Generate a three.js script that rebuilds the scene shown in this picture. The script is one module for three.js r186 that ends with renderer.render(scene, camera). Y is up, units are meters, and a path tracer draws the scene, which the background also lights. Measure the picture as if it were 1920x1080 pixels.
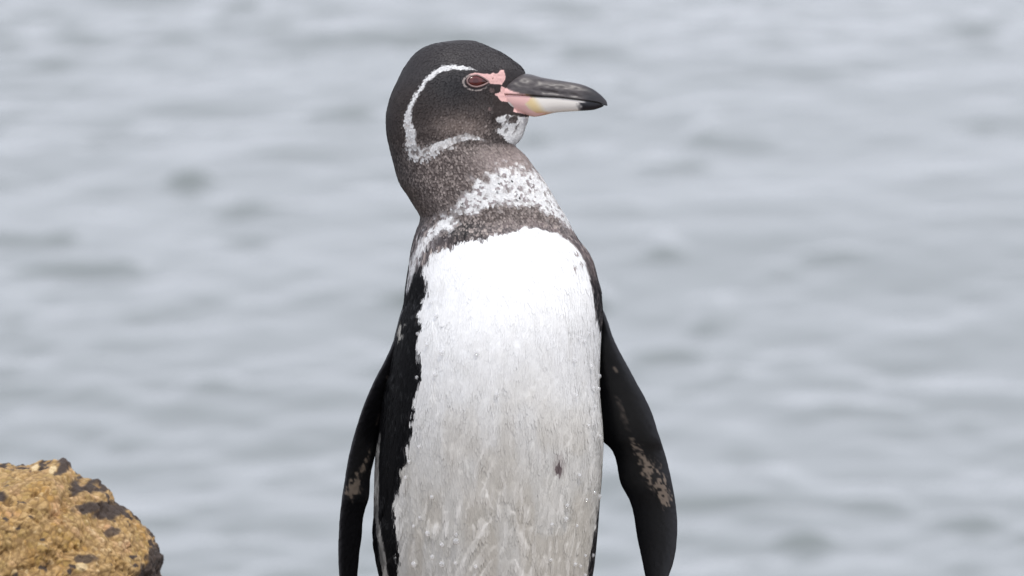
import * as THREE from 'three';
import { mergeGeometries } from 'three/addons/utils/BufferGeometryUtils.js';

// ------------------------------------------------------------------ camera, sky, sun, exposure
const S = 0.00036;                       // metres per drawing unit of the bird (one unit = 0.36 mm)
const PITCH = 12 * Math.PI / 180;        // the lens looks down by twelve degrees
const LEDGE = 1.64;                      // height of the rock ledge above the water
const DIST = 6;
const scene = new THREE.Scene();
const target = new THREE.Vector3(0, LEDGE + 0.3135, 0);
const camera = new THREE.PerspectiveCamera(2 * Math.atan(540 * S / DIST) * 180 / Math.PI, 1024 / 576, 0.5, 4000);
camera.position.set(0, target.y + DIST * Math.sin(PITCH), DIST * Math.cos(PITCH));
camera.lookAt(target);
camera.focus = DIST - 0.045;
camera.userData.fStop = camera.getFocalLength() / 21;   // 21 mm wide aperture
camera.updateProjectionMatrix();
scene.add(camera);

const renderer = new THREE.WebGLRenderer({ antialias: true });
renderer.toneMapping = THREE.LinearToneMapping;
renderer.toneMappingExposure = 1.0;
renderer.shadowMap.enabled = true;

// ------------------------------------------------------------------ noise
function hash(x, y, z) {
  let h = Math.imul(x | 0, 374761393) ^ Math.imul(y | 0, 668265263) ^ Math.imul(z | 0, 2147483647 ^ 1274126177);
  h = Math.imul(h ^ (h >>> 13), 1274126177); h ^= h >>> 16;
  return (h >>> 0) / 4294967296;
}
function vn(x, y, z = 0) {               // smooth value noise, -1 .. 1
  const xi = Math.floor(x), yi = Math.floor(y), zi = Math.floor(z);
  let u = x - xi, v = y - yi, w = z - zi;
  u = u * u * (3 - 2 * u); v = v * v * (3 - 2 * v); w = w * w * (3 - 2 * w);
  const a = hash(xi, yi, zi), b = hash(xi + 1, yi, zi), c = hash(xi, yi + 1, zi), d = hash(xi + 1, yi + 1, zi);
  let r = a + (b - a) * u + (c - a) * v + (a - b - c + d) * u * v;
  if (w > 0) {
    const e = hash(xi, yi, zi + 1), f = hash(xi + 1, yi, zi + 1), g = hash(xi, yi + 1, zi + 1), h = hash(xi + 1, yi + 1, zi + 1);
    const q = e + (f - e) * u + (g - e) * v + (e - f - g + h) * u * v;
    r += (q - r) * w;
  }
  return r * 2 - 1;
}
const fbm = (x, y, z = 0, n = 4) => { let s = 0, a = 0.5; for (let i = 0; i < n; i++) { s += a * vn(x, y, z + i * 7.3); x *= 2.03; y *= 2.03; z *= 2.03; a *= 0.5; } return s; };
function worley(x, y, z) {               // [nearest, second nearest, id of the nearest cell]
  const xi = Math.floor(x), yi = Math.floor(y), zi = Math.floor(z); let f1 = 9, f2 = 9, id = 0;
  for (let i = -1; i < 2; i++) for (let j = -1; j < 2; j++) for (let k = -1; k < 2; k++) {
    const cx = xi + i, cy = yi + j, cz = zi + k;
    const dx = cx + hash(cx, cy, cz) - x, dy = cy + hash(cx + 91, cy, cz) - y, dz = cz + hash(cx, cy + 57, cz) - z;
    const d = dx * dx + dy * dy + dz * dz;
    if (d < f1) { f2 = f1; f1 = d; id = hash(cx, cy, cz + 33); } else if (d < f2) f2 = d;
  }
  return [Math.sqrt(f1), Math.sqrt(f2), id];
}
let seed = 20240611;
const rnd = () => { seed = (Math.imul(seed, 1664525) + 1013904223) >>> 0; return seed / 4294967296; };
const clamp = (x, a = 0, b = 1) => Math.min(b, Math.max(a, x));
const sm = (a, b, x) => { const t = clamp((x - a) / (b - a)); return t * t * (3 - 2 * t); };
const mix = (a, b, t) => a + (b - a) * t;
const mix3 = (c, d, t) => { c[0] += (d[0] - c[0]) * t; c[1] += (d[1] - c[1]) * t; c[2] += (d[2] - c[2]) * t; return c; };
function pchip(pts) {                    // monotone cubic through [x, y] pairs
  const n = pts.length, X = pts.map((p) => p[0]), Y = pts.map((p) => p[1]), D = [], M = [];
  for (let i = 0; i < n - 1; i++) D.push((Y[i + 1] - Y[i]) / (X[i + 1] - X[i]));
  M[0] = D[0]; M[n - 1] = D[n - 2];
  for (let i = 1; i < n - 1; i++) M[i] = D[i - 1] * D[i] <= 0 ? 0 : 2 / (1 / D[i - 1] + 1 / D[i]);
  return (x) => {
    if (x <= X[0]) return Y[0]; if (x >= X[n - 1]) return Y[n - 1];
    let i = 0; while (x > X[i + 1]) i++;
    const h = X[i + 1] - X[i], t = (x - X[i]) / h, t2 = t * t, t3 = t2 * t;
    return Y[i] * (2 * t3 - 3 * t2 + 1) + M[i] * h * (t3 - 2 * t2 + t) + Y[i + 1] * (3 * t2 - 2 * t3) + M[i + 1] * h * (t3 - t2);
  };
}
const lin = (v) => (v <= 0.04045 ? v / 12.92 : ((v + 0.055) / 1.055) ** 2.4);
const rgb = (r, g, b) => [r / 255, g / 255, b / 255];    // albedos below are written as sRGB

// ------------------------------------------------------------------ sky and sun
const SUN_EL = 72 * Math.PI / 180, SUN_AZ = 38 * Math.PI / 180;      // high, behind the lens and a little to its right
{
  const W = 512, H = 256, data = new Float32Array(W * H * 4);
  for (let j = 0; j < H; j++) for (let i = 0; i < W; i++) {
    const el = ((j + 0.5) / H - 0.5) * Math.PI, az = (i / W) * Math.PI * 2;
    const up = Math.max(0, Math.sin(el));
    const x = Math.cos(el) * Math.cos(az), z = Math.cos(el) * Math.sin(az), y = Math.sin(el);
    const cloud = fbm(x * 2.2 + 5, y * 4.4, z * 2.2 + 9, 5);
    const k = 1 + 0.16 * cloud * sm(0, 0.3, up);
    const t = Math.pow(up, 0.6);
    const p = (j * W + i) * 4;
    data[p] = mix(1.38, 0.69, t) * k; data[p + 1] = mix(1.42, 0.75, t) * k; data[p + 2] = mix(1.58, 0.89, t) * k; data[p + 3] = 1;
  }
  const tex = new THREE.DataTexture(data, W, H, THREE.RGBAFormat, THREE.FloatType);
  tex.mapping = THREE.EquirectangularReflectionMapping; tex.magFilter = THREE.LinearFilter; tex.wrapS = THREE.RepeatWrapping; tex.needsUpdate = true;
  scene.background = tex; scene.environment = tex;
}
const sun = new THREE.DirectionalLight(new THREE.Color(1, 0.95, 0.89), 2.4);
sun.position.set(Math.sin(SUN_AZ) * Math.cos(SUN_EL), Math.sin(SUN_EL), Math.cos(SUN_AZ) * Math.cos(SUN_EL)).multiplyScalar(8);
sun.position.add(target); sun.target.position.copy(target);
sun.castShadow = true; sun.shadow.radius = 5; sun.shadow.mapSize.set(2048, 2048);
Object.assign(sun.shadow.camera, { left: -1.5, right: 1.5, top: 1.5, bottom: -1.5, near: 0.5, far: 30 });
scene.add(sun, sun.target);

// ------------------------------------------------------------------ water
function gridGeometry(nu, nv, fn, wrapU = false) {      // fn(i, j) -> [x, y, z]; uv = i/(nu-1), j/(nv-1)
  const pos = new Float32Array(nu * nv * 3), uv = new Float32Array(nu * nv * 2), idx = new Uint32Array((nu - 1) * (nv - 1) * 6);
  for (let j = 0, k = 0; j < nv; j++) for (let i = 0; i < nu; i++, k++) {
    const p = fn(i, j); pos[3 * k] = p[0]; pos[3 * k + 1] = p[1]; pos[3 * k + 2] = p[2];
    uv[2 * k] = i / (nu - 1); uv[2 * k + 1] = j / (nv - 1);
  }
  for (let j = 0, k = 0; j < nv - 1; j++) for (let i = 0; i < nu - 1; i++) {
    const a = j * nu + i, b = a + 1, c = a + nu, d = c + 1;
    idx[k++] = a; idx[k++] = c; idx[k++] = b; idx[k++] = b; idx[k++] = c; idx[k++] = d;
  }
  const g = new THREE.BufferGeometry();
  g.setAttribute('position', new THREE.BufferAttribute(pos, 3)); g.setAttribute('uv', new THREE.BufferAttribute(uv, 2));
  g.setIndex(new THREE.BufferAttribute(idx, 1)); g.computeVertexNormals();
  if (wrapU) {
    const n = g.attributes.normal;
    for (let j = 0; j < nv; j++) {
      const a = j * nu, b = a + nu - 1, v = new THREE.Vector3().fromBufferAttribute(n, a).add(new THREE.Vector3().fromBufferAttribute(n, b)).normalize();
      n.setXYZ(a, v.x, v.y, v.z); n.setXYZ(b, v.x, v.y, v.z);
    }
  }
  return g;
}
function tag(o, label, category, kind, group) {
  if (label) o.userData.label = label; if (category) o.userData.category = category;
  if (kind) o.userData.kind = kind; if (group) o.userData.group = group; return o;
}
const WAVES = [];
for (let i = 0; i < 26; i++) {
  const L = 0.22 * Math.pow(1.125, i), dir = (rnd() - 0.5) * 2.6 + 0.25;
  WAVES.push([Math.sin(dir) * 2 * Math.PI / L, Math.cos(dir) * 2 * Math.PI / L, rnd() * 6.28, L]);
}
function waveHeight(x, z, fine) {
  const wx = x + 0.35 * vn(x * 0.9, z * 0.9, 3.3), wz = z + 0.35 * vn(x * 0.9, z * 0.9, 8.1);
  let h = 0;
  for (const [kx, kz, p, L] of WAVES) h += L * 0.0009 * Math.sin(wx * kx + wz * kz + p) * (fine || L > 1 ? 1 : 0.25);
  if (fine) {
    const g = 0.7 + 0.4 * vn(x * 0.8, z * 0.5, 20), k = Math.max(0, vn(x * 7 + 1.4 * vn(x * 2, z * 2, 60), z * 7.5, 31) - 0.46) * (0.6 + 0.6 * vn(x * 1.7, z, 12));
    h += g * (0.0060 * vn(x * 3.6, z * 3.0, 1.5) + 0.0075 * vn(x * 9 + vn(x * 3, z * 3, 66), z * 8.0, 4.5) + 0.0062 * vn(x * 19, z * 16, 7.5) + 0.0022 * vn(x * 37, z * 30, 9.5)) + 0.055 * k;
  }
  return h;
}
{
  const xs = [], zs = [];
  for (let x = -1.7; x <= 1.7001; x += 0.018) xs.push(x);
  for (let x = 1.73, d = 0.03; x < 900; x += d, d *= x < 6 ? 1 : 1.16) { xs.push(x); xs.unshift(-x); }
  for (let z = -15; z <= -5.499; z += 0.018) zs.push(z);
  for (let z = -5.45, d = 0.05; z < 200; z += d, d *= 1.15) zs.push(z);
  for (let z = -15.05, d = 0.05; z > -2500; z -= d, d *= 1.12) zs.unshift(z);
  const g = gridGeometry(xs.length, zs.length, (i, j) => {
    const x = xs[i], z = zs[j], fine = Math.abs(x) < 6.05 && z < -5.4 && z > -15.1;
    const far = Math.hypot(x, z + 10) > 40 ? 0.5 : 1;
    return [x, far * waveHeight(x, z, fine), z];
  });
  const m = new THREE.MeshPhysicalMaterial({ color: new THREE.Color(0.188, 0.207, 0.204), roughness: 0.16, ior: 1.333 });
  const water = new THREE.Mesh(g, m); water.name = 'water';
  tag(water, 'pale grey rippled sea water behind the penguin', 'water', 'structure'); water.receiveShadow = true; scene.add(water);
}

// ------------------------------------------------------------------ rock ledge under the bird, and the boulder at the left
const rockNoise = (x, y, z) => fbm(x * 9, y * 9, z * 9, 5);
{
  const N = 150;
  const g = gridGeometry(N, N, (i, j) => {
    const x = (i / (N - 1) - 0.5) * 5, z = -0.42 + (j / (N - 1)) * 3.1;
    const e = Math.min(sm(0, 0.5, 2.5 - Math.abs(x)), sm(-0.42, -0.16, z), sm(2.65, 1.6, z));
    const flat = sm(0.12, 0.4, Math.hypot(x, z));
    return [x + 0.06 * vn(x * 3, z * 3, 2), -0.5 + (LEDGE + 0.5) * Math.pow(e, 0.4) + e * flat * (0.05 * fbm(x * 2.5, z * 2.5, 1) - 0.02), z];
  });
  const col = new Float32Array(N * N * 3), P = g.attributes.position;
  for (let k = 0; k < N * N; k++) {
    const c = mix3(rgb(112, 92, 62).slice(), rgb(58, 48, 44), sm(-0.1, 0.25, rockNoise(P.getX(k), P.getY(k), P.getZ(k))));
    for (let a = 0; a < 3; a++) col[3 * k + a] = lin(c[a]);
  }
  g.setAttribute('color', new THREE.BufferAttribute(col, 3));
  const m = new THREE.Mesh(g, new THREE.MeshStandardMaterial({ vertexColors: true, roughness: 0.9 })); m.name = 'rock_ledge';
  tag(m, 'brown rock ledge under the penguin and the boulder', 'ledge', 'structure'); m.castShadow = m.receiveShadow = true; scene.add(m);
}
{
  const cx = -60, cy = 1230;              // the boulder's middle, in drawing units
  const outline = [[298, 1080], [299, 1063], [301, 1044], [291, 1017], [279, 1000], [267, 984], [253, 969], [236, 958], [214, 943], [202, 924], [185, 914], [168, 904], [149, 899], [142, 889], [128, 876], [110, 870], [80, 871], [60, 874], [24, 875], [0, 878], [-80, 890], [-200, 930], [-310, 1010], [-380, 1120], [-400, 1250], [-370, 1380], [-250, 1450], [-60, 1470], [150, 1460], [270, 1390], [305, 1250], [300, 1140]];
  const polar = outline.map(([x, y]) => [Math.atan2(cy - y, x - cx), Math.hypot(x - cx, y - cy)]);
  polar.sort((a, b) => a[0] - b[0]);
  const R = pchip([...polar.slice(-3).map(([t, r]) => [t - 2 * Math.PI, r]), ...polar, ...polar.slice(0, 3).map(([t, r]) => [t + 2 * Math.PI, r])]);
  const th = [], ph = [];
  for (let t = -Math.PI; t < Math.PI - 1e-6;) { th.push(t); t += t > 0.2 && t < 1.85 ? 0.0038 : 0.03; } th.push(Math.PI);
  for (let p = -Math.PI / 2; p < Math.PI / 2 - 1e-6;) { ph.push(p); p += p < -0.25 ? 0.05 : 0.0065; } ph.push(Math.PI / 2);
  const cols = [];
  const tan = rgb(168, 136, 86), ochre = rgb(166, 126, 64), pale = rgb(194, 164, 120), brown = rgb(116, 90, 56), olive = rgb(142, 122, 70), dark = rgb(56, 46, 42), white = rgb(222, 202, 162), pink = rgb(198, 156, 124);
  const g = gridGeometry(th.length, ph.length, (i, j) => {
    const t = i === th.length - 1 ? -Math.PI : th[i], p = ph[j], c = Math.pow(Math.max(0, Math.cos(p)), 0.62);
    const r = R(t) * c, x = cx + r * Math.cos(t), y = cy - r * Math.sin(t), z = 300 * Math.sign(p) * Math.pow(Math.abs(Math.sin(p)), 0.9);
    // lumps, then the crust of small knobs
    const big = fbm(x / 90, y / 90, z / 90, 3), mid = fbm(x / 34 + 7, y / 34, z / 34, 3);
    const wx = x + 3 * vn(x / 14, y / 14, z / 14), wy = y + 3 * vn(x / 14 + 40, y / 14, z / 14), wz = z + 3 * vn(x / 14, y / 14 + 40, z / 14);
    const [f1, f2, id] = worley(wx / 15, wy / 15, wz / 15), [e1, , id2] = worley(wx / 6.2 + 3, wy / 6.2, wz / 6.2);
    const knob = Math.pow(Math.max(0, 1 - f1 * f1 * 1.3), 1.0) * (0.5 + 0.6 * id), fine = Math.max(0, 1 - e1 * e1 * 1.5);
    const pits = sm(0.16, 0.42, fbm(x / 26 + 31, y / 22, z / 26, 3));
    let d = big * 12 + mid * 13 + knob * 5.5 + fine * 1.7 * (0.4 + id2) - pits * 7 - 4;
    // the two dark knobs on the skyline
    const crest = (kx, w, h) => h * Math.exp(-(((x - kx) / w) ** 2)) * Math.exp(-((p / 0.16) ** 2)) * (t > 0.3 && t < 2 ? 1 : 0);
    d += crest(70, 9, 7) + crest(116, 11, 9);
    const nu = Math.pow(Math.max(0, Math.cos(p)), 1.38) / R(t), nv = Math.pow(Math.abs(Math.sin(p)), 1.1) / 300, nn = Math.hypot(nu, nv), nr = d * nu / nn, nz = Math.sign(p) * d * nv / nn;
    // colour of the crust
    const col = tan.slice();
    mix3(col, ochre, 0.75 * sm(0.0, 0.4, fbm(x / 40 + 11, y / 40, z / 40, 3)));
    mix3(col, pink, 0.6 * sm(0.05, 0.4, fbm(x / 30 + 51, y / 30, z / 30, 3)));
    mix3(col, id > 0.72 ? pale : id < 0.3 ? olive : col, 0.32);
    mix3(col, id2 > 0.8 ? pale : id2 < 0.24 ? brown : col, 0.42);
    mix3(col, brown, 0.75 * sm(0.25, 0.0, f2 - f1) * 0.7 + 0.5 * pits * 0.5);
    const edge = sm(0.55, 0.02, Math.abs(p)) * (t > -0.4 && t < 2.2 ? 1 : 0.4);
    const blot = fbm(x / 24 + 70, y / 17 + 3, z / 24, 3);
    const blob = (bx, by, rx, ry) => sm(1.25, 0.75, Math.hypot((x - bx) / rx, (y - by) / ry) + 0.5 * fbm(x / 14, y / 14, z / 14 + 5, 3));
    let dk = Math.max(sm(0.02, 0.16, blot - 0.20 + 0.33 * edge - 0.12 * (1 - edge)), blob(182, 948, 34, 9), blob(208, 957, 26, 11), blob(160, 912, 22, 16), blob(292, 1050, 12, 34), blob(284, 1072, 20, 18), blob(172, 1040, 18, 9) * 0.8, blob(8, 925, 14, 9), blob(222, 990, 14, 8) * 0.8, p > -0.2 ? blob(116, 878, 15, 12) : 0, blob(72, 868, 12, 9));
    dk *= 1 - 0.9 * Math.max(blob(103, 878, 9, 9), blob(69, 877, 9, 6), blob(172, 930, 22, 10), blob(158, 903, 10, 6));
    mix3(col, dark, 0.92 * dk);
    mix3(col, white, 0.8 * Math.max(0.4 * sm(0.95, 0.98, id2) * (1 - dk), blob(103, 880, 7, 6), blob(69, 877, 7, 4), blob(165, 1055, 12, 7) * 0.8, blob(5, 973, 9, 6) * 0.6));
    cols.push(lin(col[0]), lin(col[1]), lin(col[2]));
    return [(x + nr * Math.cos(t) - 960) * S, (540 - (y - nr * Math.sin(t))) * S, (z + nz) * S];
  }, true);
  g.setAttribute('color', new THREE.Float32BufferAttribute(cols, 3));
  const m = new THREE.Mesh(g, new THREE.MeshStandardMaterial({ vertexColors: true, roughness: 0.85 })); m.name = 'boulder';
  const back = 0.26, k = (DIST + back) / DIST;
  m.scale.setScalar(k); m.rotation.x = -PITCH;
  m.position.copy(target).add(new THREE.Vector3(0, -Math.sin(PITCH), -Math.cos(PITCH)).multiplyScalar(back));
  tag(m, 'yellow-brown boulder crusted with knobbly growth and dark patches, left of the penguin', 'boulder');
  m.castShadow = m.receiveShadow = true; scene.add(m);
}

// ------------------------------------------------------------------ the penguin: shape of the body
// Drawing units: x to the right, y downwards, z towards the viewer, around (960, 540). Rows are level slices of the standing bird.
const q = (y) => Math.sqrt(Math.max(0, y - 75));
const yTab = (pts) => { const f = pchip(pts.map(([y, v]) => [q(y), v])); return (y) => f(q(y)); };
const XL = yTab([[75, 867], [76.5, 845], [83, 810], [96, 784], [111.6, 768.5], [131, 755.5], [152, 745], [175, 734.7], [196, 728], [222, 723.7], [248, 724.8], [274, 729.5], [300, 736], [319, 741], [345, 750], [368, 765], [389, 778], [400, 785], [408, 788], [416, 787], [425, 783.5], [447, 776], [473, 770], [509, 764.6], [540, 760], [567, 757], [600, 748], [640, 738], [700, 726], [760, 716], [830, 707], [870, 703.5], [917, 702], [966, 701], [994, 699], [1033, 702], [1080, 711], [1150, 730], [1230, 765], [1310, 815], [1370, 870], [1395, 920]]);
const XR = yTab([[75, 869], [76.5, 890], [80, 900], [87, 916], [98.6, 941], [113, 962], [126, 978], [137, 985], [150, 984], [165, 980], [180, 978], [195, 981], [207, 988], [217, 992], [226, 990], [239, 985], [256, 979], [264, 973.5], [270, 968], [274, 967], [278, 970], [285, 978], [293, 986], [314, 1001], [332, 1016], [358, 1031.6], [384, 1047], [410, 1063], [444, 1081], [470, 1101], [491, 1112], [519, 1120], [548, 1127], [587, 1130], [650, 1126], [715, 1124], [765, 1127], [800, 1130], [831, 1131], [878, 1129], [935, 1125], [981, 1121.5], [1028, 1117.6], [1080, 1111], [1150, 1095], [1230, 1065], [1310, 1020], [1370, 970], [1395, 925]]);
const ZF0 = yTab([[75, 0], [78, 20], [84, 36], [100, 56], [130, 74], [160, 82], [200, 86], [240, 82], [275, 76], [310, 76], [350, 80], [390, 88], [420, 98], [450, 118], [490, 148], [540, 178], [590, 199], [650, 212], [740, 212], [860, 196], [1000, 168], [1120, 138], [1230, 108], [1320, 85], [1395, 5]]);
const ZB = yTab([[75, 0], [78, 20], [84, 36], [100, 56], [130, 74], [160, 82], [200, 86], [240, 88], [275, 90], [310, 95], [350, 104], [400, 120], [460, 145], [540, 172], [650, 192], [800, 205], [950, 205], [1100, 185], [1230, 150], [1320, 100], [1395, 5]]);
function ZF(y) {                         // rounded breast, no creases
  if (y < 425) return ZF0(y);
  let s = 0, r = 42 * sm(425, 500, y); for (let i = -3; i <= 3; i++) s += ZF0(y + i / 3 * r); return s / 7;
}
function bodyPoint(th, y) {               // th = 0 at +x, growing towards the viewer
  const l = XL(y), r = XR(y), a = (r - l) / 2, cx = (l + r) / 2, c = Math.cos(th), s = Math.sin(th);
  const e = 2 / 2.15, X = Math.sign(c) * Math.pow(Math.abs(c), e), Z = Math.sign(s) * Math.pow(Math.abs(s), e);
  const head = sm(330, 240, y), t = (X + 1) / 2;
  const taper = mix(1, mix(1.06, 0.56, sm(0.3, 0.95, t)), head);
  return [cx + a * X, y, (s > 0 ? ZF(y) : ZB(y)) * Z * taper];
}
function frontTheta(x, y) {               // angle on the front where the surface has this x
  const l = XL(y), r = XR(y), X = clamp((2 * x - l - r) / (r - l), -0.999, 0.999);
  return Math.acos(Math.sign(X) * Math.pow(Math.abs(X), 2.15 / 2));
}

// ------------------------------------------------------------------ the penguin: plumage markings
// drier clumps of belly feathers: short streaks that lean one way or the other
function clump(x, y) {
  const lean = 0.28 * vn(x / 60, y / 90, 71) + 0.10, u = x + lean * (y - 900) * 0.5 + 5 * vn(x / 30, y / 40, 74), r = vn(u / 6, y / 34, 77), r2 = vn((u + 0.22 * y) / 5.2, y / 30, 79), big = 0.5 + 0.5 * vn(x / 70, y / 110, 90);
  const wedge = (ax, ay, bx, by, w) => { const [d, t] = segDist(x + 3 * vn(x / 9, y / 9, 3), y, [ax, ay], [bx, by]); return sm(w * (0.4 + 0.8 * t), 0, d); };
  return clamp((sm(0.1, 0.8, r) * 0.6 + sm(0.15, 0.8, r2) * 0.6) * (0.45 + big) + 0.75 * Math.max(wedge(960, 956, 985, 1024, 9), wedge(964, 1046, 988, 1090, 11), wedge(923, 964, 899, 1004, 7), wedge(905, 900, 925, 950, 5), wedge(940, 880, 948, 925, 5), wedge(872, 850, 880, 890, 4)), 0, 1.3);
}
const GX0 = 600, GX1 = 1300, GY0 = 60, GY1 = 1420, GW = GX1 - GX0, GH = GY1 - GY0;
function segDist(px, py, a, b) {
  const dx = b[0] - a[0], dy = b[1] - a[1], t = clamp(((px - a[0]) * dx + (py - a[1]) * dy) / (dx * dx + dy * dy || 1));
  return [Math.hypot(px - a[0] - t * dx, py - a[1] - t * dy), t];
}
function gridOf(fn) {
  const d = new Float32Array(GW * GH);
  for (let j = 0; j < GH; j++) for (let i = 0; i < GW; i++) d[j * GW + i] = fn(GX0 + i, GY0 + j);
  return (x, y) => {
    const u = clamp(x - GX0, 0, GW - 2), v = clamp(y - GY0, 0, GH - 2), i = Math.floor(u), j = Math.floor(v), f = u - i, g = v - j, k = j * GW + i;
    return (d[k] * (1 - f) + d[k + 1] * f) * (1 - g) + (d[k + GW] * (1 - f) + d[k + GW + 1] * f) * g;
  };
}
function area(poly) {                     // positive inside
  const xs = poly.map((p) => p[0]), ys = poly.map((p) => p[1]), x0 = Math.min(...xs) - 40, x1 = Math.max(...xs) + 40, y0 = Math.min(...ys) - 40, y1 = Math.max(...ys) + 40;
  return gridOf((x, y) => {
    if (x < x0 || x > x1 || y < y0 || y > y1) return -40;
    let d = 1e9, inside = false;
    for (let i = 0, j = poly.length - 1; i < poly.length; j = i++) {
      const a = poly[i], b = poly[j];
      d = Math.min(d, segDist(x, y, a, b)[0]);
      if ((a[1] > y) !== (b[1] > y) && x < ((b[0] - a[0]) * (y - a[1])) / (b[1] - a[1]) + a[0]) inside = !inside;
    }
    return inside ? d : -d;
  });
}
function band(line) {                     // [x, y, half-width] -> half-width minus distance
  const xs = line.map((p) => p[0]), ys = line.map((p) => p[1]), x0 = Math.min(...xs) - 70, x1 = Math.max(...xs) + 70, y0 = Math.min(...ys) - 70, y1 = Math.max(...ys) + 70;
  return gridOf((x, y) => {
    if (x < x0 || x > x1 || y < y0 || y > y1) return -60;
    let best = -60;
    for (let i = 0; i < line.length - 1; i++) { const [d, t] = segDist(x, y, line[i], line[i + 1]); best = Math.max(best, mix(line[i][2], line[i + 1][2], t) - d); }
    return best;
  });
}
const A = {
  belly: area([[796, 500], [812, 478], [850, 462], [880, 453], [920, 445], [960, 433], [1000, 425], [1040, 436], [1066, 451], [1084, 470], [1095, 490], [1104, 520], [1112, 550], [1118, 590], [1124, 620], [1160, 640], [1160, 930], [1122, 945], [1113, 1000], [1110, 1020], [1104, 1060], [1100, 1090], [1090, 1180], [1050, 1330], [830, 1330], [765, 1180], [746, 1090], [744, 1046], [748, 1020], [744, 997], [739, 966], [743, 943], [750, 914], [756, 885], [761, 852], [768, 828], [774, 800], [774, 790], [777, 757], [786, 725], [791, 695], [786, 670], [784, 657], [789, 632], [787, 602], [790, 567], [803, 552], [804, 540], [800, 527], [792, 511]]),
  stripe: band([[895, 133, 1], [880, 130, 4], [850, 128, 6], [830, 131, 6], [815, 139, 5.5], [803, 151, 5], [790, 169, 4.5], [779, 184, 4], [772, 200, 4.5], [767, 217, 7], [767, 232, 9], [771, 250, 11], [773, 272, 11], [779, 290, 12], [800, 290, 11], [826, 275, 10], [857, 262, 7.5], [880, 257, 7.5], [901, 261, 4.5], [920, 267, 1]]),
  chin: area([[927, 222], [948, 216], [975, 219], [1000, 219], [990, 240], [984, 258], [970, 275], [953, 268], [940, 254], [930, 246], [936, 236]]),
  pinkA: area([[878, 141], [896, 137], [905, 139], [920, 139], [933, 137.5], [938, 131.5], [945, 132], [948, 143], [947, 152], [941, 160], [920, 159], [913, 154], [904, 145], [895, 141], [882, 143]]),
  pinkB: area([[940, 162], [947, 165], [957, 170], [970, 175], [990, 179.5], [1000, 182], [984, 196], [992, 205], [1006, 212], [1024, 212.5], [1006, 219], [982, 214.5], [962, 210], [964, 201], [955, 192], [940, 191], [933, 183], [928, 178], [938, 172]]),
  collar: band([[1069, 425, 5], [1060, 412, 9], [1040, 385, 20], [1000, 352, 36], [950, 348, 38], [905, 362, 30], [875, 388, 22], [850, 410, 14], [822, 431, 9], [795, 455, 8], [780, 480, 7], [770, 515, 5], [764, 545, 2.5]]),
  flank: band([[714, 815, 1], [709, 840, 4], [706, 870, 5.5], [705, 915, 6], [707, 960, 4], [713, 1000, 4], [720, 1050, 5], [726, 1090, 6], [760, 1200, 7]]),
};
const C = {
  black: rgb(13, 13, 15), soot: rgb(44, 41, 41), crown: rgb(56, 53, 54), cheek: rgb(52, 45, 43), brown: rgb(72, 63, 60), tip: rgb(176, 164, 157), white: rgb(236, 236, 235), cream: rgb(195, 192, 184), pink: rgb(238, 192, 186), grey: rgb(142, 131, 128), plum: rgb(82, 75, 76),
};
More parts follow.
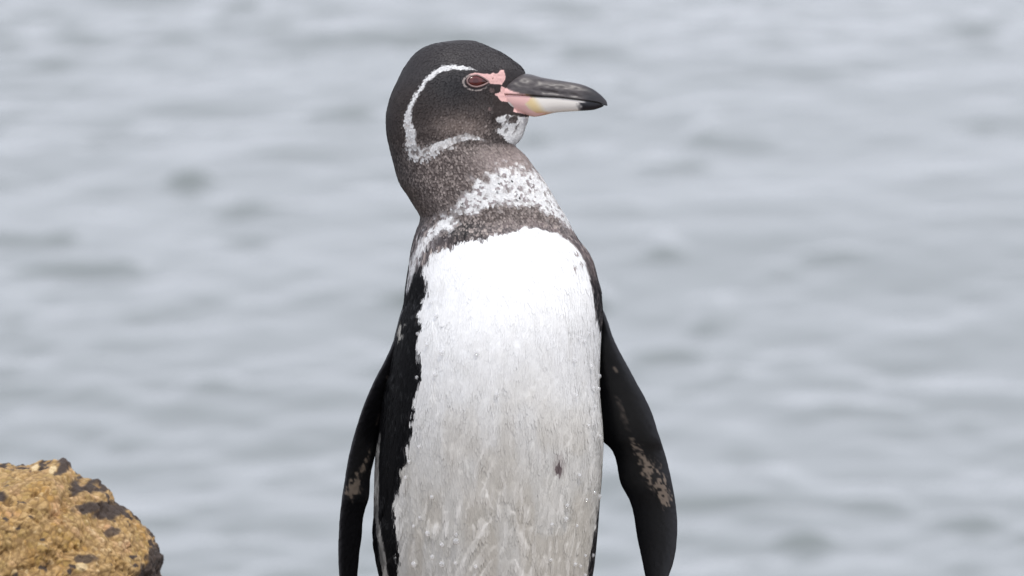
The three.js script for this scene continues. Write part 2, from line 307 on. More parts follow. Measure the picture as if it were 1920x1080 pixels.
// albedo (sRGB 0..1) of the plumage at a point of the bird; xs is the distance round the body used for the rows of feather tips
function plumage(x, y, z, xs, out) {
  const n1 = vn(x / 5.5, y / 8, z / 5.5), n2 = vn(x / 12 + 9, y / 18, z / 12), n3 = vn(x / 2.6, y / 3.4, z / 2.6), w = n1 * 2.4 + n2 * 3.0 + n3 * 1.0;
  const c = out; c[0] = C.black[0]; c[1] = C.black[1]; c[2] = C.black[2];
  const isBack = sm(395, 470, y) * sm(0, -12, z);
  // rows of feather tips on head and neck
  const P = 5.2, row = Math.floor(y / P), off = (row & 1) * 0.5, ci = Math.floor(xs / P + off + 0.25 * vn(xs / 30, y / 30));
  const fx = xs / P + off + 0.25 * vn(xs / 30, y / 30) - ci - 0.5, fy = y / P - row - 0.5, hr = hash(ci, row, 5);
  const tip = sm(0.55, 0.1, Math.hypot(fx * 1.1, fy)) * (0.35 + 0.65 * hr);
  // head and neck
  const neck = sm(262, 300, y + n2 * 8), lowneck = sm(300, 400, y);
  const nape = sm(60, 10, x - XL(y));                        // the dark line down the hind neck
  if (y < 560) {
    const headTone = [0, 0, 0]; headTone[0] = C.crown[0]; headTone[1] = C.crown[1]; headTone[2] = C.crown[2];
    mix3(headTone, C.cheek, sm(135, 190, y));
    const eyeDark = Math.exp(-(((x - 850) / 46) ** 2 + ((y - 165) / 36) ** 2));
    mix3(headTone, rgb(38, 38, 41), 0.75 * eyeDark);
    const cheekPale = Math.exp(-(((x - 868) / 58) ** 2 + ((y - 240) / 24) ** 2)) * sm(930, 905, x);
    mix3(headTone, rgb(138, 123, 115), cheekPale * (0.75 + 0.2 * n1));
    mix3(headTone, C.tip, clamp(cheekPale * 0.9) * tip * 0.55 + 0.07 * tip * sm(150, 230, y));
    const neckTone = [0, 0, 0]; neckTone[0] = C.brown[0]; neckTone[1] = C.brown[1]; neckTone[2] = C.brown[2];
    mix3(neckTone, C.soot, nape * mix(0.85, 0.15, lowneck));
    const front = sm(0.42, 0.85, (x - XL(y)) / (XR(y) - XL(y)));
    mix3(neckTone, rgb(128, 117, 114), 0.8 * front * sm(420, 330, y));
    mix3(neckTone, C.tip, tip * mix(0.42, 0.62, front) * (1 - 0.5 * nape * (1 - lowneck)));
    mix3(headTone, neckTone, neck);
    mix3(c, headTone, sm(560, 470, y) * (1 - isBack * 0.7));
    if (y > 400) {
      const dc = sm(405, 430, y + n2 * 8) * sm(560, 480, y);
      const tone = [0, 0, 0]; tone[0] = C.plum[0]; tone[1] = C.plum[1]; tone[2] = C.plum[2];
      mix3(tone, rgb(42, 40, 40), Math.exp(-(((x - 866) / 36) ** 2 + ((y - 425) / 30) ** 2)));
      mix3(tone, rgb(132, 116, 114), 0.6 * sm(0, 0.6, n2 + 0.3) * sm(880, 980, x)); mix3(tone, C.black, 0.6 * sm(0.1, 0.6, -n1) * sm(960, 900, x)); mix3(tone, C.tip, clamp(tip * 0.5 + 0.2 * n3 + 0.75 * sm(0.3, 0.65, n1)));
      mix3(c, tone, dc * (1 - isBack));
    }
  }
  // white line round the face
  const st = A.stripe(x + w * 0.5, y + n1 * 1.2) + n3 * 1.1 - 1.3;
  const mott = mix(0.0, 1, sm(268, 288, y) * 0.7 + 0.45 * sm(830, 860, x) * sm(240, 255, y)) * sm(-0.1, 0.4, vn(x / 4.4 + 31, y / 4.4, z / 4.4)) * 1.1;
  if (y < 340) {
    mix3(c, C.white, sm(-1.2, 1.4, st) * (1 - mott * 0.9) * 0.96);
    mix3(c, C.tip, 0.55 * sm(-9, 0, st) * tip * sm(200, 240, y));
    mix3(c, C.white, 0.9 * sm(0.1, 0.5, vn(x / 3.1, y / 3.6, z / 3.1 + 4) + (st + 5) * 0.06) * sm(-13, -2, st) * sm(3, -1, st) * sm(262, 285, y));
  }
  // speckled white on the fore neck, running into the thin band to the shoulder
  if (y > 270 && y < 570) {
    const cl = A.collar(x + w * 0.9, y + n2 * 4) * (1 - isBack) - 40 * isBack, up = sm(395, 330, y);
    const s1 = vn(x / 4.6 + 70, y / 5.4, z / 4.6), s2 = vn(x / 9.5, y / 10.5 + 50, z / 9.5), s3 = vn(x / 17 + 12, y / 15, z / 17);
    const base = sm(-9, mix(9, 26, up), cl) * 1.25 - 0.56 + 0.10 * sm(20, 34, cl);
    const blot = 0.9 * Math.exp(-(((x - 868) / 15) ** 2 + ((y - 408) / 20) ** 2));
    const d = sm(-0.55, 0.6, base - blot + 0.62 * s1 + 0.55 * s2 + 0.3 * s3) * sm(-20, -4, cl);
    const grain = Math.exp(-(((x - 960) / 66) ** 2 + ((y - 305) / 34) ** 2)) * (1 - isBack);
    mix3(c, rgb(158, 142, 138), grain * (0.55 + 0.35 * s1));
    mix3(c, C.tip, grain * 0.7 * sm(0.15, 0.6, n3 + s1 * 0.5));
    mix3(c, C.white, d * 0.95);
    mix3(c, rgb(122, 110, 110), 0.75 * d * sm(0.22, 0.52, vn(x / 5.4 + 20, y / 4.2, z / 5 + 33) + 0.25 * s3));
    if (hr > 0.955 && d > 0.5) mix3(c, C.black, 0.95 * sm(0.45, 0.2, Math.hypot(fx, fy)));
  }
  // black flank, white belly
  if (y > 400) {
    const side = sm(806, 790, x + w) * sm(492, 520, y + n2 * 6);
    mix3(c, C.black, side * (1 - isBack) * sm(-3, 2, -A.collar(x + w * 0.5, y) - 1));
    const rightSide = sm(1098, 1110, x) * sm(520, 545, y);
    mix3(c, rgb(34, 33, 35), rightSide * 0.8 * (1 - isBack));
    mix3(c, C.grey, 0.5 * rightSide * (1 - isBack) * sm(0.1, 0.5, n3));
    const rag = sm(500, 560, y) * sm(870, 800, x), b = A.belly(x + w * (0.9 + 0.7 * rag), y + n2 * 3.5 + n1 * 2) + n3 * 1.4 - 60 * isBack + rag * 4 * vn(x / 7, y / 16, 44);
    const white = [0, 0, 0]; white[0] = C.white[0]; white[1] = C.white[1]; white[2] = C.white[2];
    const low = sm(600, 1000, y);
    mix3(white, C.cream, 0.85 * low + 0.1 * n2);
    mix3(white, rgb(188, 180, 166), 0.45 * low * sm(0, 0.7, vn(x / 34, y / 80, 3) + 0.3));
    mix3(white, rgb(243, 240, 234), 0.62 * low * clump(x, y));
    const spot = Math.hypot((x - 1046 + n3) / 8, (y - 876 + n1 * 2) / 15);
    mix3(white, rgb(58, 44, 48), 0.9 * sm(1.15, 0.5, spot));
    mix3(white, rgb(160, 150, 146), 0.4 * sm(1.7, 0.9, Math.hypot((x - 1048) / 9, (y - 868) / 16)));
    const sp = (sx, sy, r) => sm(1.1, 0.5, Math.hypot(x - sx + n3, y - sy + n1) / r);
    if (x > 1060 && y < 520) mix3(white, C.grey, 0.9 * Math.max(sp(1080, 477, 5), sp(1088, 494, 4), sp(1078, 504, 4.5), sp(1097, 488, 3)));
    mix3(c, white, sm(-1.6, 2.2, b));
    mix3(c, C.grey, 0.35 * sm(-9, -2, b) * (1 - sm(-2, 1, b)) * sm(0.2, 0.6, n3) * (1 - isBack));
    const fl = A.flank(x + n1 * 1.2, y) + n3;
    mix3(c, C.cream, 0.85 * sm(-1.5, 1.5, fl) * (z > -70 ? 1 : 0) * (0.65 + 0.35 * sm(-0.5, 0.2, n2)));
    if (x < 765 && y > 595 && y < 650) mix3(c, C.cream, 0.95 * sm(-0.1, 0.35, vn(x / 5, y / 7, 9) + 0.6 - Math.hypot((x - 751) / 10, (y - 622) / 20)));
    if (x > 1128 && y > 590 && y < 622) mix3(c, C.tip, 0.8 * sm(0.0, 0.4, n1 + 0.5 - Math.hypot((x - 1136) / 9, (y - 606) / 12)));
  }
  // bare pink skin of the face, white chin
  if (y < 285 && x > 860) {
    facial(x, y, z, c, n1, n3, w);
  }
  return c;
}
function facial(x, y, z, c, n1, n3, w) {
  const ch = A.chin(x + n1 * 1.4, y + n3) + n3 * 0.8;
  const streak = vn((x + y * 0.55) / 4.2, (y - x * 0.45) / 13, 2.2);
  let chw = sm(-1.5, 1.8, ch);
  const blob = (bx, by, rx, ry) => sm(1.2, 0.7, Math.hypot((x - bx + n1 * 3) / rx, (y - by + n3 * 2) / ry));
  chw *= 1 - 0.9 * Math.max(blob(963, 225, 9, 7), blob(935, 236, 7, 7), sm(0.28, 0.55, streak) * 0.75 * sm(262, 235, y));
  mix3(c, C.white, chw * 0.93);
  const pa = Math.max(A.pinkA(x + n3 * 1.4, y + n1 * 1.5), A.pinkB(x + n1 * 1.8, y + n3 * 1.4));
  mix3(c, rgb(86, 74, 74), 0.5 * sm(-4, 0, pa) * (n3 > 0 ? 1 : 0.3));
  mix3(c, C.pink, sm(-0.8, 0.9, pa) * 0.97);
  mix3(c, C.pink, 0.2 * blob(924, 170, 5, 4) + 0.25 * blob(921, 205, 4, 3));
  mix3(c, C.tip, 0.8 * blob(911, 237, 4.2, 4));
  mix3(c, rgb(150, 110, 100), 0.8 * blob(924, 149, 1.6, 1.8));
  // pale broken ring round the eye
  const er = Math.hypot((x - 893) / 24, (y - 155) / (y > 155 ? 16 : 14));
  mix3(c, rgb(186, 174, 168), 0.75 * sm(0.15, 0.05, Math.abs(er - 1.0)) * sm(-0.5, 0.2, n3 + 0.25) * (y > 150 || x < 884 ? 1 : 0) * sm(922, 905, x));
  mix3(c, rgb(70, 60, 60), 0.7 * sm(0.90, 0.8, er));
}
const xAround = (th, y) => th * (XR(y) - XL(y)) * 0.5;

const penguin = new THREE.Group(); penguin.name = 'penguin';
penguin.position.set(0, LEDGE, 0);
tag(penguin, 'black and white penguin standing upright by the water with its head turned to the right', 'penguin');
scene.add(penguin);
// the bird leans back a little: every part below is turned by this about the feet
const toLocal = (x, y, z) => { const a = (x - 960) * S, b = (540 - y) * S, c = z * S, s = Math.sin(PITCH), k = Math.cos(PITCH); return [a, 0.3135 + b * k + c * s, -b * s + c * k]; };
function part(name, geometry, material, parent = penguin) {
  const m = new THREE.Mesh(geometry, material); m.name = name; m.castShadow = m.receiveShadow = true; parent.add(m); return m;
}

// body: rows dense at the crown
const rows = [];
for (let k = 0; k < 8; k += 0.11) rows.push(75.02 + k * k);
for (let y = 139.2; y < 1395; y += 2.3) rows.push(y);
rows.push(1395);
const COLS = 420, Y_TOP = 70, Y_BOT = 1400;
const tuft = (x, y, z) => {                // wet clumps of belly feathers
  const b = sm(430, 560, y) * sm(-10, 40, z);
  const a = vn(x / 15 + 0.8 * vn(x / 40, y / 60, 4), y / 75, 6), e = vn(x / 8 + 0.5 * vn(x / 30, y / 50, 8), y / 44, 16);
  return b * (a * 1.1 + e * 0.55 * sm(520, 700, y) + 1.2 * clump(x, y) * sm(560, 860, y)) + 0.45 * vn(x / 9, y / 13, z / 9) + 0.35 * (1 - b) * vn(x / 4, y / 5, z / 4);
};
function skin(th, y) {
  const p = bodyPoint(th, y), d = tuft(p[0], p[1], p[2]) * sm(75, 84, y);
  const l = XL(y), r = XR(y), cx = (l + r) / 2, nx = (p[0] - cx), nz = p[2], k = d / (Math.hypot(nx, nz) + 1e-3);
  return [p[0] + nx * k, p[1], p[2] + nz * k];
}
const bodyGeo = gridGeometry(COLS, rows.length, (i, j) => { const p = skin((i % (COLS - 1)) / (COLS - 1) * Math.PI * 2, rows[j]); return toLocal(p[0], p[1], p[2]); }, true);
{
  const uv = bodyGeo.attributes.uv;
  for (let j = 0, k = 0; j < rows.length; j++) for (let i = 0; i < COLS; i++, k++) uv.setXY(k, i / (COLS - 1), 1 - (rows[j] - Y_TOP) / (Y_BOT - Y_TOP));
}
const TW = 2048, TH = 2048;
const colorData = new Uint8Array(TW * TH * 4), bumpData = new Uint8Array(TW * TH * 4);
{
  const c = [0, 0, 0];
  for (let j = 0; j < TH; j++) {
    const y = Y_TOP + (1 - (j + 0.5) / TH) * (Y_BOT - Y_TOP), yy = Math.max(75.1, Math.min(1394, y));
    for (let i = 0; i < TW; i++) {
      const th = ((i + 0.5) / TW) * Math.PI * 2, p = bodyPoint(th, yy), k = (j * TW + i) * 4;
      plumage(p[0], p[1], p[2], xAround(th, 200), c);
      colorData[k] = clamp(c[0]) * 255; colorData[k + 1] = clamp(c[1]) * 255; colorData[k + 2] = clamp(c[2]) * 255; colorData[k + 3] = 255;
      const long = sm(430, 520, y);
      const h = 0.5 + 0.25 * vn(p[0] / mix(2.6, 3.4, long), p[1] / mix(4, 16, long), p[2] / 3.2) + 0.2 * vn(p[0] / 6, p[1] / mix(9, 34, long), p[2] / 6 + 9);
      bumpData[k] = bumpData[k + 1] = bumpData[k + 2] = clamp(h) * 255; bumpData[k + 3] = 255;
    }
  }
}
const bodyMap = new THREE.DataTexture(colorData, TW, TH); bodyMap.colorSpace = THREE.SRGBColorSpace; bodyMap.magFilter = THREE.LinearFilter; bodyMap.wrapS = THREE.RepeatWrapping; bodyMap.needsUpdate = true;
const bodyBump = new THREE.DataTexture(bumpData, TW, TH); bodyBump.magFilter = THREE.LinearFilter; bodyBump.wrapS = THREE.RepeatWrapping; bodyBump.needsUpdate = true;
const bodyMat = new THREE.MeshPhysicalMaterial({ specularIntensity: 0.4, map: bodyMap, bumpMap: bodyBump, bumpScale: 0.0006, roughness: 0.62 });

// flippers: paddles that grow out of the shoulders, part of the same mesh
const flipColors = [];
function flipper(outer, inner, y0, y1, zMid, tilt, thick, mark) {
  const FO = pchip(outer), FI = pchip(inner), NV = 300, NU = 130;
  const g = gridGeometry(NU, NV, (i, j) => {
    const v = j / (NV - 1), y = mix(y0, y1, v), th = (i % (NU - 1)) / (NU - 1) * Math.PI * 2;
    const o = FO(y), n = FI(y), cx = (o + n) / 2, a = Math.abs(o - n) / 2, dir = Math.sign(o - n);
    const c = Math.cos(th), s = Math.sin(th), X = Math.sign(c) * Math.pow(Math.abs(c), 0.8);
    const t = thick * (1 - 0.62 * sm(0.05, 0.95, v)) * (0.72 + 0.28 * X);    // thicker along the leading edge
    const x = cx + dir * a * X, z = zMid(v) + tilt * a * X + t * Math.sign(s) * Math.pow(Math.abs(s), 0.9) * (a > 2 ? 1 : a / 2);
    const w = 0.35 * vn(x / 6, y / 6, z / 6);
    const col = C.black.slice();
    const sc = hash(Math.floor(x / 4.2 + (Math.floor(y / 5) & 1) * 0.5), Math.floor(y / 5), s > 0 ? 1 : 2);
    mix3(col, rgb(40, 40, 45), 0.55 * sm(0.35, 1, X) * (0.7 + 0.3 * sc) + 0.08 * vn(x / 8, y / 20, 2) + 0.10 * sc * sc);
    mark(x, y, s, col);
    flipColors.push(lin(col[0]), lin(col[1]), lin(col[2]));
    return toLocal(x + w, y, z + w);
  }, true);
  return g;
}
const holes = (x, y) => 1 - 0.85 * sm(0.0, 0.4, vn((x - y * 0.4) / 3.0, y / 6, 13) * 0.8 + 0.4 * vn(x / 9, y / 14, 18));
const fleck = (x, y) => vn((x - y * 0.4) / 3.0, y / 6, 3) * 0.8 + vn(x / 7, y / 12, 8) * 0.5;
const markR = area([[1186, 822], [1196, 832], [1206, 850], [1222, 862], [1236, 880], [1252, 902], [1258, 930], [1254, 948], [1246, 952], [1236, 940], [1226, 926], [1212, 900], [1203, 876], [1192, 852]]);
const markR2 = band([[1158, 746, 2], [1164, 762, 4], [1171, 785, 4], [1177, 806, 2.5]]), markR3 = band([[1152, 690, 3], [1156, 696, 3]]);
const markL = area([[693, 846], [688, 872], [680, 892], [676, 915], [672, 936], [660, 940], [648, 930], [652, 912], [662, 892], [676, 872]]);
const markL2 = band([[712, 776, 1.5], [706, 796, 2]]), markL3 = band([[728, 707, 3], [731, 712, 2.5]]);
const patch = rgb(158, 142, 126);
const flipL = flipper(
  [[560, 768], [580, 756], [600, 748], [625, 742.5], [647, 735], [680, 720], [702, 708], [735, 692.5], [772, 678], [805, 667.5], [831, 660], [867, 652], [911, 645], [945, 640], [987, 636], [1033, 634.5], [1080, 636], [1120, 642], [1150, 652], [1168, 664]],
  [[560, 772], [580, 790], [600, 796], [700, 780], [780, 738], [815, 716], [840, 708], [868, 700], [896, 694], [930, 692], [961, 683], [981, 679.5], [1007, 678], [1033, 674], [1080, 670], [1120, 668], [1150, 667], [1168, 665]],
  560, 1168, (v) => mix(20, -10, v), 0.9, 15,
  (x, y, s, col) => { if (s > 0) { mix3(col, patch, 0.62 * sm(-4, 6, markL(x, y) + fleck(x, y) * 8) * holes(x, y)); mix3(col, patch, 0.35 * sm(-1, 2, markL2(x, y)) + 0.5 * sm(-2, 2, markL3(x, y))); } });
const flipR = flipper(
  [[560, 1122], [580, 1131], [600, 1139], [627, 1147.5], [655, 1160], [687, 1177.5], [720, 1195], [747, 1210], [782, 1225], [805, 1232], [857, 1248.5], [906, 1260], [955, 1268], [987, 1270], [1023, 1268], [1057, 1261.5], [1080, 1254], [1120, 1243], [1150, 1236], [1175, 1229]],
  [[560, 1118], [580, 1100], [600, 1095], [700, 1095], [780, 1108], [815, 1122], [828, 1130.6], [844, 1147], [862, 1155], [904, 1163], [940, 1181], [961, 1187.6], [1007, 1195], [1041, 1202], [1080, 1210], [1120, 1219], [1150, 1225], [1175, 1228]],
  560, 1175, (v) => mix(-25, -5, v), 0.55, 16,
  (x, y, s, col) => { if (s > 0) { mix3(col, patch, 0.8 * sm(-4, 5, markR(x, y) + fleck(x, y) * 9) * holes(x, y)); mix3(col, patch, 0.42 * sm(-3, 5, markR2(x, y) + fleck(x, y) * 4) + 0.6 * sm(-2, 2, markR3(x, y))); } });
{
  // one continuous mesh: trunk, head and both flippers
  const nb = bodyGeo.attributes.position.count, ones = new Float32Array(nb * 3).fill(1);
  bodyGeo.setAttribute('color', new THREE.BufferAttribute(ones, 3));
  const nL = flipL.attributes.position.count;
  flipL.setAttribute('color', new THREE.Float32BufferAttribute(flipColors.slice(0, nL * 3), 3));
  flipR.setAttribute('color', new THREE.Float32BufferAttribute(flipColors.slice(nL * 3), 3));
  const flips = mergeGeometries([flipL, flipR]);
  const all = mergeGeometries([bodyGeo, flips], true);
  const flipMat = new THREE.MeshPhysicalMaterial({ vertexColors: true, roughness: 0.38, specularIntensity: 0.7 });
  part('body', all, [bodyMat, flipMat]);
}

// ------------------------------------------------------------------ bill
const yt = pchip([[935, 156], [950, 148], [965, 142], [980, 138], [990, 138.5], [1018, 145.5], [1057, 152], [1086, 157], [1110, 166], [1125, 176.5], [1134, 185.5], [1137.6, 190.5], [1138.7, 194.5], [1139, 197.8]]);
const yg = pchip([[935, 177], [970, 178.5], [1007, 181], [1048, 183], [1082, 187], [1110, 190.5], [1124, 193], [1133, 197.3], [1139, 198.4]]);
const yb = pchip([[935, 204], [962, 211], [982, 215], [1003, 219], [1018, 216.5], [1044, 211], [1070, 209], [1110, 206.5], [1126, 202], [1132, 199]]);
const bw = pchip([[935, 32], [960, 38], [985, 38], [1010, 32], [1050, 25], [1090, 19], [1115, 14.5], [1130, 9.5], [1136, 6], [1138.4, 3], [1139, 0.5]]);
const lw = pchip([[935, 30], [960, 36], [985, 36], [1010, 30], [1050, 23], [1090, 17], [1115, 12], [1128, 6], [1132, 0.8]]);
function billColor(x, y, upper, s) {
  const n1 = vn(x / 5, y / 5, 41), n3 = vn(x / 2.4, y / 2.4, 44), c = [0, 0, 0];
  if (upper) {
    mix3(c, rgb(76, 71, 71), 1);
    mix3(c, rgb(40, 39, 42), sm(1085, 1112, x));
    mix3(c, rgb(92, 84, 84), 0.3 * sm(0.1, 0.7, vn(x / 18, y / 3.5, 11)) * sm(1105, 1080, x));
    mix3(c, rgb(50, 44, 46), 0.6 * sm(0.2, 0.6, vn(x / 22 + 5, y / 3, 15)));
    mix3(c, rgb(205, 165, 110), 0.75 * sm(4, 1, yg(x) - y) * sm(1002, 985, x) * sm(962, 972, x));
  } else {
    mix3(c, rgb(236, 230, 222), 1);
    const orange = sm(20, 0, Math.abs((x - 990) - (y - 184) * 0.55 - 4 * n1)) ;
    mix3(c, rgb(228, 196, 128), 0.7 * sm(22, 2, Math.abs(x - 988 - (y - 184) * 0.75)));
    mix3(c, rgb(214, 150, 110), 0.7 * sm(207, 214, y) * sm(1050, 1020, x));
    mix3(c, rgb(150, 146, 146), 0.45 * sm(190, 186, y) * sm(1040, 1060, x) * sm(1100, 1085, x) * (0.6 + 0.4 * n1));
    mix3(c, rgb(30, 30, 36), sm(1080, 1094, x + (y - 196) * -0.2 + n1 * 4 - (y < 193 ? 14 : 0)));
    mix3(c, rgb(60, 50, 50), 0.6 * sm(2.2, 0.6, y - yg(x)) * sm(960, 985, x));
  }
  const pk = A.pinkB(x, y + n3 * 0.6);
  mix3(c, C.pink, sm(-1, 1, pk) * sm(1004, 990, x - (y > 204 ? 22 : 0) - (y - 184) * 0.5) * (upper ? sm(1.5, -0.5, x - 985) : 1));
  if (upper || x < 966) { const pa = A.pinkA(x, y + n3); mix3(c, C.pink, sm(-0.8, 0.9, pa)); }
  return c;
}
function mandible(top, bottom, width, x0, x1, upper) {
  const NU = 84, NV = 170, cols = [];
  const g = gridGeometry(NU, NV, (i, j) => {
    const v = j / (NV - 1), x = mix(x0, x1, 1 - (1 - v) ** 1.4), ph = (i % (NU - 1)) / (NU - 1) * Math.PI * 2, c = Math.cos(ph), s = Math.sin(ph);
    const t = top(x), b = bottom(x), w = width(x); let y, z;
    z = w * Math.sign(c) * Math.pow(Math.abs(c), upper ? 0.75 : 0.62);
    if (upper) {
      y = s > 0 ? b - (b - t) * Math.pow(s, 0.95) : b - 1.2 * s * -1;
      // nostril groove along the side, and the rough plates of the bill
      if (s > 0.15 && s < 0.75) { const gy = 171 + (x - 1010) * 0.12, d = Math.exp(-(((y - gy) / 3.2) ** 2)) * sm(990, 1015, x) * sm(1100, 1078, x); z -= Math.sign(z) * d * (2.6 + 1.6 * vn(x / 7, y / 4, 6)); }
      if (s > 0) z += Math.sign(z) * 0.7 * vn(x / 9, y / 3, 20) * sm(1120, 1090, x);
    } else y = s > 0 ? t + 0.4 + 1.4 * s : t + 0.4 + (b - t - 0.4) * Math.pow(-s, 0.9);
    const col = billColor(x, y, upper, s); cols.push(lin(col[0]), lin(col[1]), lin(col[2]));
    return toLocal(x, y, z);
  }, true);
  g.setAttribute('color', new THREE.Float32BufferAttribute(cols, 3));
  return g;
}
const hornMat = new THREE.MeshPhysicalMaterial({ vertexColors: true, roughness: 0.42, side: THREE.DoubleSide });
const bill = part('bill', mandible(yt, yg, bw, 935, 1139, true), hornMat);
bill.userData.label = 'dark grey upper half of the bill';
const lower = part('lower_mandible', mandible(yg, yb, lw, 935, 1132, false), hornMat, bill);
lower.userData.label = 'pale lower half of the bill with a pink base and black tip';

// ------------------------------------------------------------------ eyes
for (const side of [1, -1]) {
  const ex = 894, ey = 153.5, th = frontTheta(ex, ey), ez = bodyPoint(th, ey)[2];
  const thB = frontTheta(ex + 14, ey), slope = (bodyPoint(thB, ey)[2] - ez) / 14;
  const almond = (a, k) => { const c = Math.cos(a), s = Math.sin(a); return [ex + k * (c > 0 ? 20.5 : 16.5) * c, ey - k * (s > 0 ? 10.5 : 10) * s * (c > 0 ? Math.pow(1 - c * 0.93, 0.42) : 1) + k * 1.2 * Math.max(0, c)]; };
  const NU = 72, NV = 22, cols = [];
  const g = gridGeometry(NU, NV, (i, j) => {
    const a = (i % (NU - 1)) / (NU - 1) * Math.PI * 2, k = j / (NV - 1), [x, y] = almond(a, k);
    const dome = Math.sqrt(Math.max(0, 1 - k * k * 0.9)), z = ez + slope * (x - ex) - 1.0 + 6.5 * dome - 1.5;
    const r = Math.hypot(x - 892.5, y - 153.5), c = rgb(92, 40, 38).slice();
    mix3(c, rgb(74, 26, 26), sm(6.5, 4.5, r)); mix3(c, rgb(62, 26, 24), sm(10, 14, r));
    cols.push(lin(c[0]), lin(c[1]), lin(c[2]));
    return toLocal(x, y, z * side);
  }, true);
  g.setAttribute('color', new THREE.Float32BufferAttribute(cols, 3));
  const eye = part('eye', g, new THREE.MeshPhysicalMaterial({ vertexColors: true, roughness: 0.22, clearcoat: 0.35, clearcoatRoughness: 0.15, side: THREE.DoubleSide }));
  eye.userData.label = side > 0 ? 'dark red almond-shaped eye facing the viewer' : 'dark red eye on the far side of the head';
  const pts = [];
  for (let i = 0; i < 40; i++) { const [x, y] = almond(i / 40 * Math.PI * 2, 1.08); pts.push(new THREE.Vector3(...toLocal(x, y, (ez + slope * (x - ex) + 0.6) * side))); }
  const lidG = new THREE.TubeGeometry(new THREE.CatmullRomCurve3(pts, true), 120, 1.7 * S, 8, true);
  part('eyelid', lidG, new THREE.MeshStandardMaterial({ color: new THREE.Color().setRGB(0.27, 0.18, 0.17), roughness: 0.7 }), eye);
}

// ------------------------------------------------------------------ feet and tail (below the frame)
{
  const mat = new THREE.MeshStandardMaterial({ color: new THREE.Color().setRGB(0.03, 0.028, 0.028), roughness: 0.7 });
  for (const sx of [-1, 1]) {
    const bits = [];
    const leg = new THREE.CylinderGeometry(0.014, 0.011, 0.05, 16); leg.translate(sx * 0.028, 0.032, 0.0); bits.push(leg);
    for (const a of [-0.42, 0, 0.42]) {
      const toe = new THREE.CapsuleGeometry(0.0062, 0.05, 6, 12); toe.rotateX(Math.PI / 2); toe.translate(0, 0, 0.03); toe.rotateY(a + sx * 0.15); toe.translate(sx * 0.028, 0.0065, 0.002); bits.push(toe);
      const claw = new THREE.ConeGeometry(0.004, 0.016, 10); claw.rotateX(Math.PI / 2 + 0.3); claw.translate(0, 0.006, 0.07); claw.rotateY(a + sx * 0.15); claw.translate(sx * 0.028, 0, 0.002); bits.push(claw);
    }
    const web = new THREE.CylinderGeometry(0.055, 0.055, 0.004, 16, 1, false, -0.45, 0.9); web.rotateY(sx * 0.15); web.translate(sx * 0.028, 0.005, 0.002); bits.push(web);
    part('foot', mergeGeometries(bits.map((b) => b.toNonIndexed())), mat);
  }
  const tail = new THREE.ConeGeometry(0.022, 0.07, 20); tail.scale(1.3, 1, 0.35); tail.rotateX(-2.6); tail.translate(-0.01, 0.055, -0.075);
  part('tail', tail, mat);
}

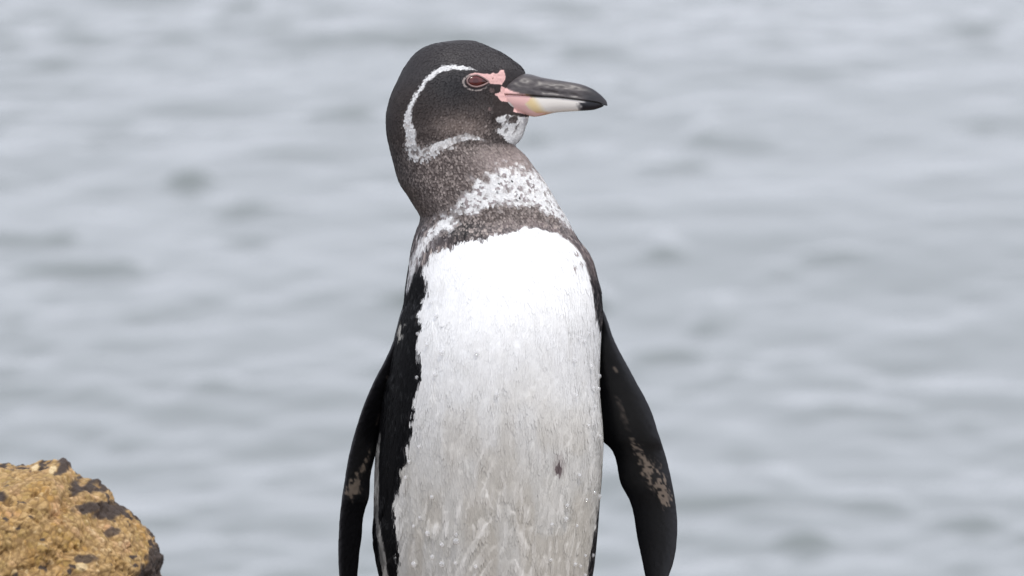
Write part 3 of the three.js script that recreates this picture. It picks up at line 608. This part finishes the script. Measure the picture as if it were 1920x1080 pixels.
// ------------------------------------------------------------------ plumage: thousands of small feathers over the body
{
  const c = [0, 0, 0];
  const blade = (baseTone) => {            // a little curved blade, 1 long (towards -y), 1 wide, pale towards the tip
    const g = new THREE.BufferGeometry();
    const P = [0, 0, 0, -0.45, -0.3, 0.0, 0, -0.32, 0.07, 0.45, -0.3, 0.0, -0.42, -0.7, 0.03, 0, -0.7, 0.10, 0.42, -0.7, 0.03, 0, -1, 0.08];
    g.setAttribute('position', new THREE.Float32BufferAttribute(P, 3));
    const K = []; for (let k = 0; k < 8; k++) { const t = mix(baseTone, 1, sm(0.2, 0.75, -P[3 * k + 1])); K.push(t, t, t); }
    g.setAttribute('color', new THREE.Float32BufferAttribute(K, 3));
    g.setIndex([0, 1, 2, 0, 2, 3, 1, 4, 2, 2, 4, 5, 2, 5, 3, 3, 5, 6, 4, 7, 5, 5, 7, 6]);
    g.computeVertexNormals(); return g;
  };
  const cover = (y0, y1, step, across, len, wid, lift, sway, baseTone, scaly) => {
    const items = [];
    for (let y = y0; y < y1; y += step) {
      const n = Math.round(((XR(y) - XL(y)) * 3.0) / across);
      for (let i = 0; i < n; i++) {
        const th = ((i + (rnd() - 0.5) * 0.9) / n) * Math.PI * 2, yy = y + (rnd() - 0.5) * step * 1.2;
        if (yy < 79) continue;
        const p = skin(th, yy); if (p[2] < -60 && y > 300) continue;
        if (p[0] > 925 && yy > 128 && yy < 222) continue;                     // bare face
        if (Math.hypot((p[0] - 894) / 27, (yy - 154) / 17) < 1) continue;       // eye
        if (p[0] > 875 && yy > 130 && yy < 165 && p[0] < 950) continue;
        items.push([th, yy, p]);
      }
    }
    const mesh = new THREE.InstancedMesh(blade(baseTone), new THREE.MeshPhysicalMaterial({ roughness: 0.6, specularIntensity: scaly ? 0.7 : 0.14, side: THREE.DoubleSide, vertexColors: true }), items.length);
    const M = new THREE.Matrix4(), X = new THREE.Vector3(), Yv = new THREE.Vector3(), Z = new THREE.Vector3(), col = new THREE.Color();
    items.forEach(([th, y, p], k) => {
      const a = bodyPoint(th, y), b = bodyPoint(th + 0.01, y), d = bodyPoint(th, y + 1.5);
      const o = new THREE.Vector3(...toLocal(...p));
      const tu = new THREE.Vector3(...toLocal(...b)).sub(new THREE.Vector3(...toLocal(...a))), tv = new THREE.Vector3(...toLocal(...d)).sub(new THREE.Vector3(...toLocal(...a)));
      Z.crossVectors(tu, tv).normalize(); if (Z.dot(new THREE.Vector3(p[0] - (XL(y) + XR(y)) / 2, 0, p[2])) < 0) Z.negate();
      const dirn = tv.clone().normalize();                                    // down the body; on the head back from the bill
      dirn.addScaledVector(new THREE.Vector3(-1, 0, 0), 0.9 * sm(300, 200, y));
      Yv.copy(dirn).addScaledVector(Z, -dirn.dot(Z)).normalize(); X.crossVectors(Yv, Z).normalize();
      const turn = (vn(p[0] / 26, y / 70, 33) * 0.5 * sm(560, 800, y) + (rnd() - 0.5)) * sway;
      Yv.addScaledVector(X, turn).normalize(); X.crossVectors(Yv, Z).normalize();
      Yv.addScaledVector(Z, lift * (0.4 + rnd())).normalize(); Yv.negate(); Z.crossVectors(X, Yv).normalize();
      const l = len * (0.8 + 0.45 * rnd()) * S, w = wid * (0.75 + 0.5 * rnd()) * S;
      M.makeBasis(X.clone().multiplyScalar(w), Yv.clone().multiplyScalar(l), Z.clone().multiplyScalar(l * (scaly ? 0.6 : 0.3))); M.setPosition(o.addScaledVector(Z, -0.3 * S));
      mesh.setMatrixAt(k, M);
      const mid = bodyPoint(th, y + len * 0.4);
      plumage(mid[0], mid[1], mid[2], xAround(th, 200), c);
      const r = rnd();
      if (scaly) {                                                            // pale tips, most of them on the neck
        const dark = clamp(1 - (c[0] - 0.38) * 4), nk = sm(225, 300, y) * sm(470, 430, y), ch = sm(190, 235, y) * sm(265, 250, y) * sm(800, 840, p[0]);
        mix3(c, C.tip, dark * Math.pow(r, 1.4) * (0.8 * nk + 0.35 * ch + 0.06) * mix(0.45, 1, sm(10, 60, p[0] - XL(y))));
      }
      const f = scaly ? 0.95 + 0.12 * rnd() : 0.97 + 0.05 * rnd();
      mesh.setColorAt(k, col.setRGB(lin(clamp(c[0] * f)), lin(clamp(c[1] * f)), lin(clamp(c[2] * f))));
    });
    mesh.name = 'plumage'; mesh.userData.kind = 'stuff'; mesh.castShadow = mesh.receiveShadow = true; penguin.add(mesh);
  };
  cover(80, 440, 3.3, 3.9, 5.8, 4.0, 0.10, 0.35, 0.85, true);
  cover(438, 1150, 5.0, 4.4, 15, 4.4, 0.016, 0.14, 0.985, false);
}

// ------------------------------------------------------------------ beads of water on the breast
{
  const mat = new THREE.MeshPhysicalMaterial({ color: 0xffffff, transmission: 0.8, thickness: 0, ior: 2.0, roughness: 0.05 });
  const bead = new THREE.SphereGeometry(1, 20, 14);
  const D = [[780, 1054, 5], [831, 1053, 5], [831, 1017, 4], [805, 996, 4.5], [857, 1010, 5], [857, 998, 3], [813, 1040, 4], [856, 1051, 3], [893, 1058, 3.5], [789, 967, 3], [779, 983, 3], [812, 928, 3.5], [769, 863, 3], [788, 835, 3], [763, 892, 3], [831, 659, 5], [811, 566, 4], [820, 591, 4], [895, 660, 4], [931, 737, 4], [804, 645, 3.5], [818, 700, 3], [786, 625, 3], [785, 655, 2.6], [785, 706, 3], [1084, 633, 3], [1102, 625, 2.6], [1075, 674, 3], [1106, 686, 3.5], [1121, 705, 4], [1120, 729, 4], [1110, 726, 3], [1079, 740, 3.5], [1114, 761, 3], [1101, 796, 3], [1094, 639, 2.4], [1122, 817, 3], [1084, 889, 4], [1122, 930, 4], [1113, 922, 3], [1061, 945, 4], [1059, 970, 4.5], [1033, 980, 3.5], [1079, 983, 3], [1098, 935, 3], [1031, 1046, 3], [1076, 1055, 3.5], [1087, 1059, 3], [1096, 1040, 3], [1095, 1077, 3.5], [1110, 1040, 3]];
  for (const [x, y, r] of D) {
    const th = frontTheta(x, y), p = skin(th, y), l = XL(y), rr = XR(y), nx = p[0] - (l + rr) / 2, n = Math.hypot(nx, p[2]);
    const m = part('water_droplet', bead, mat);
    m.position.set(...toLocal(p[0] + nx / n * r * 0.5 , y, p[2] + p[2] / n * r * 0.5 + 1.6));
    m.scale.set(r * 1.12 * S, r * 1.22 * S, r * 0.9 * S);
  }
}

renderer.render(scene, camera);
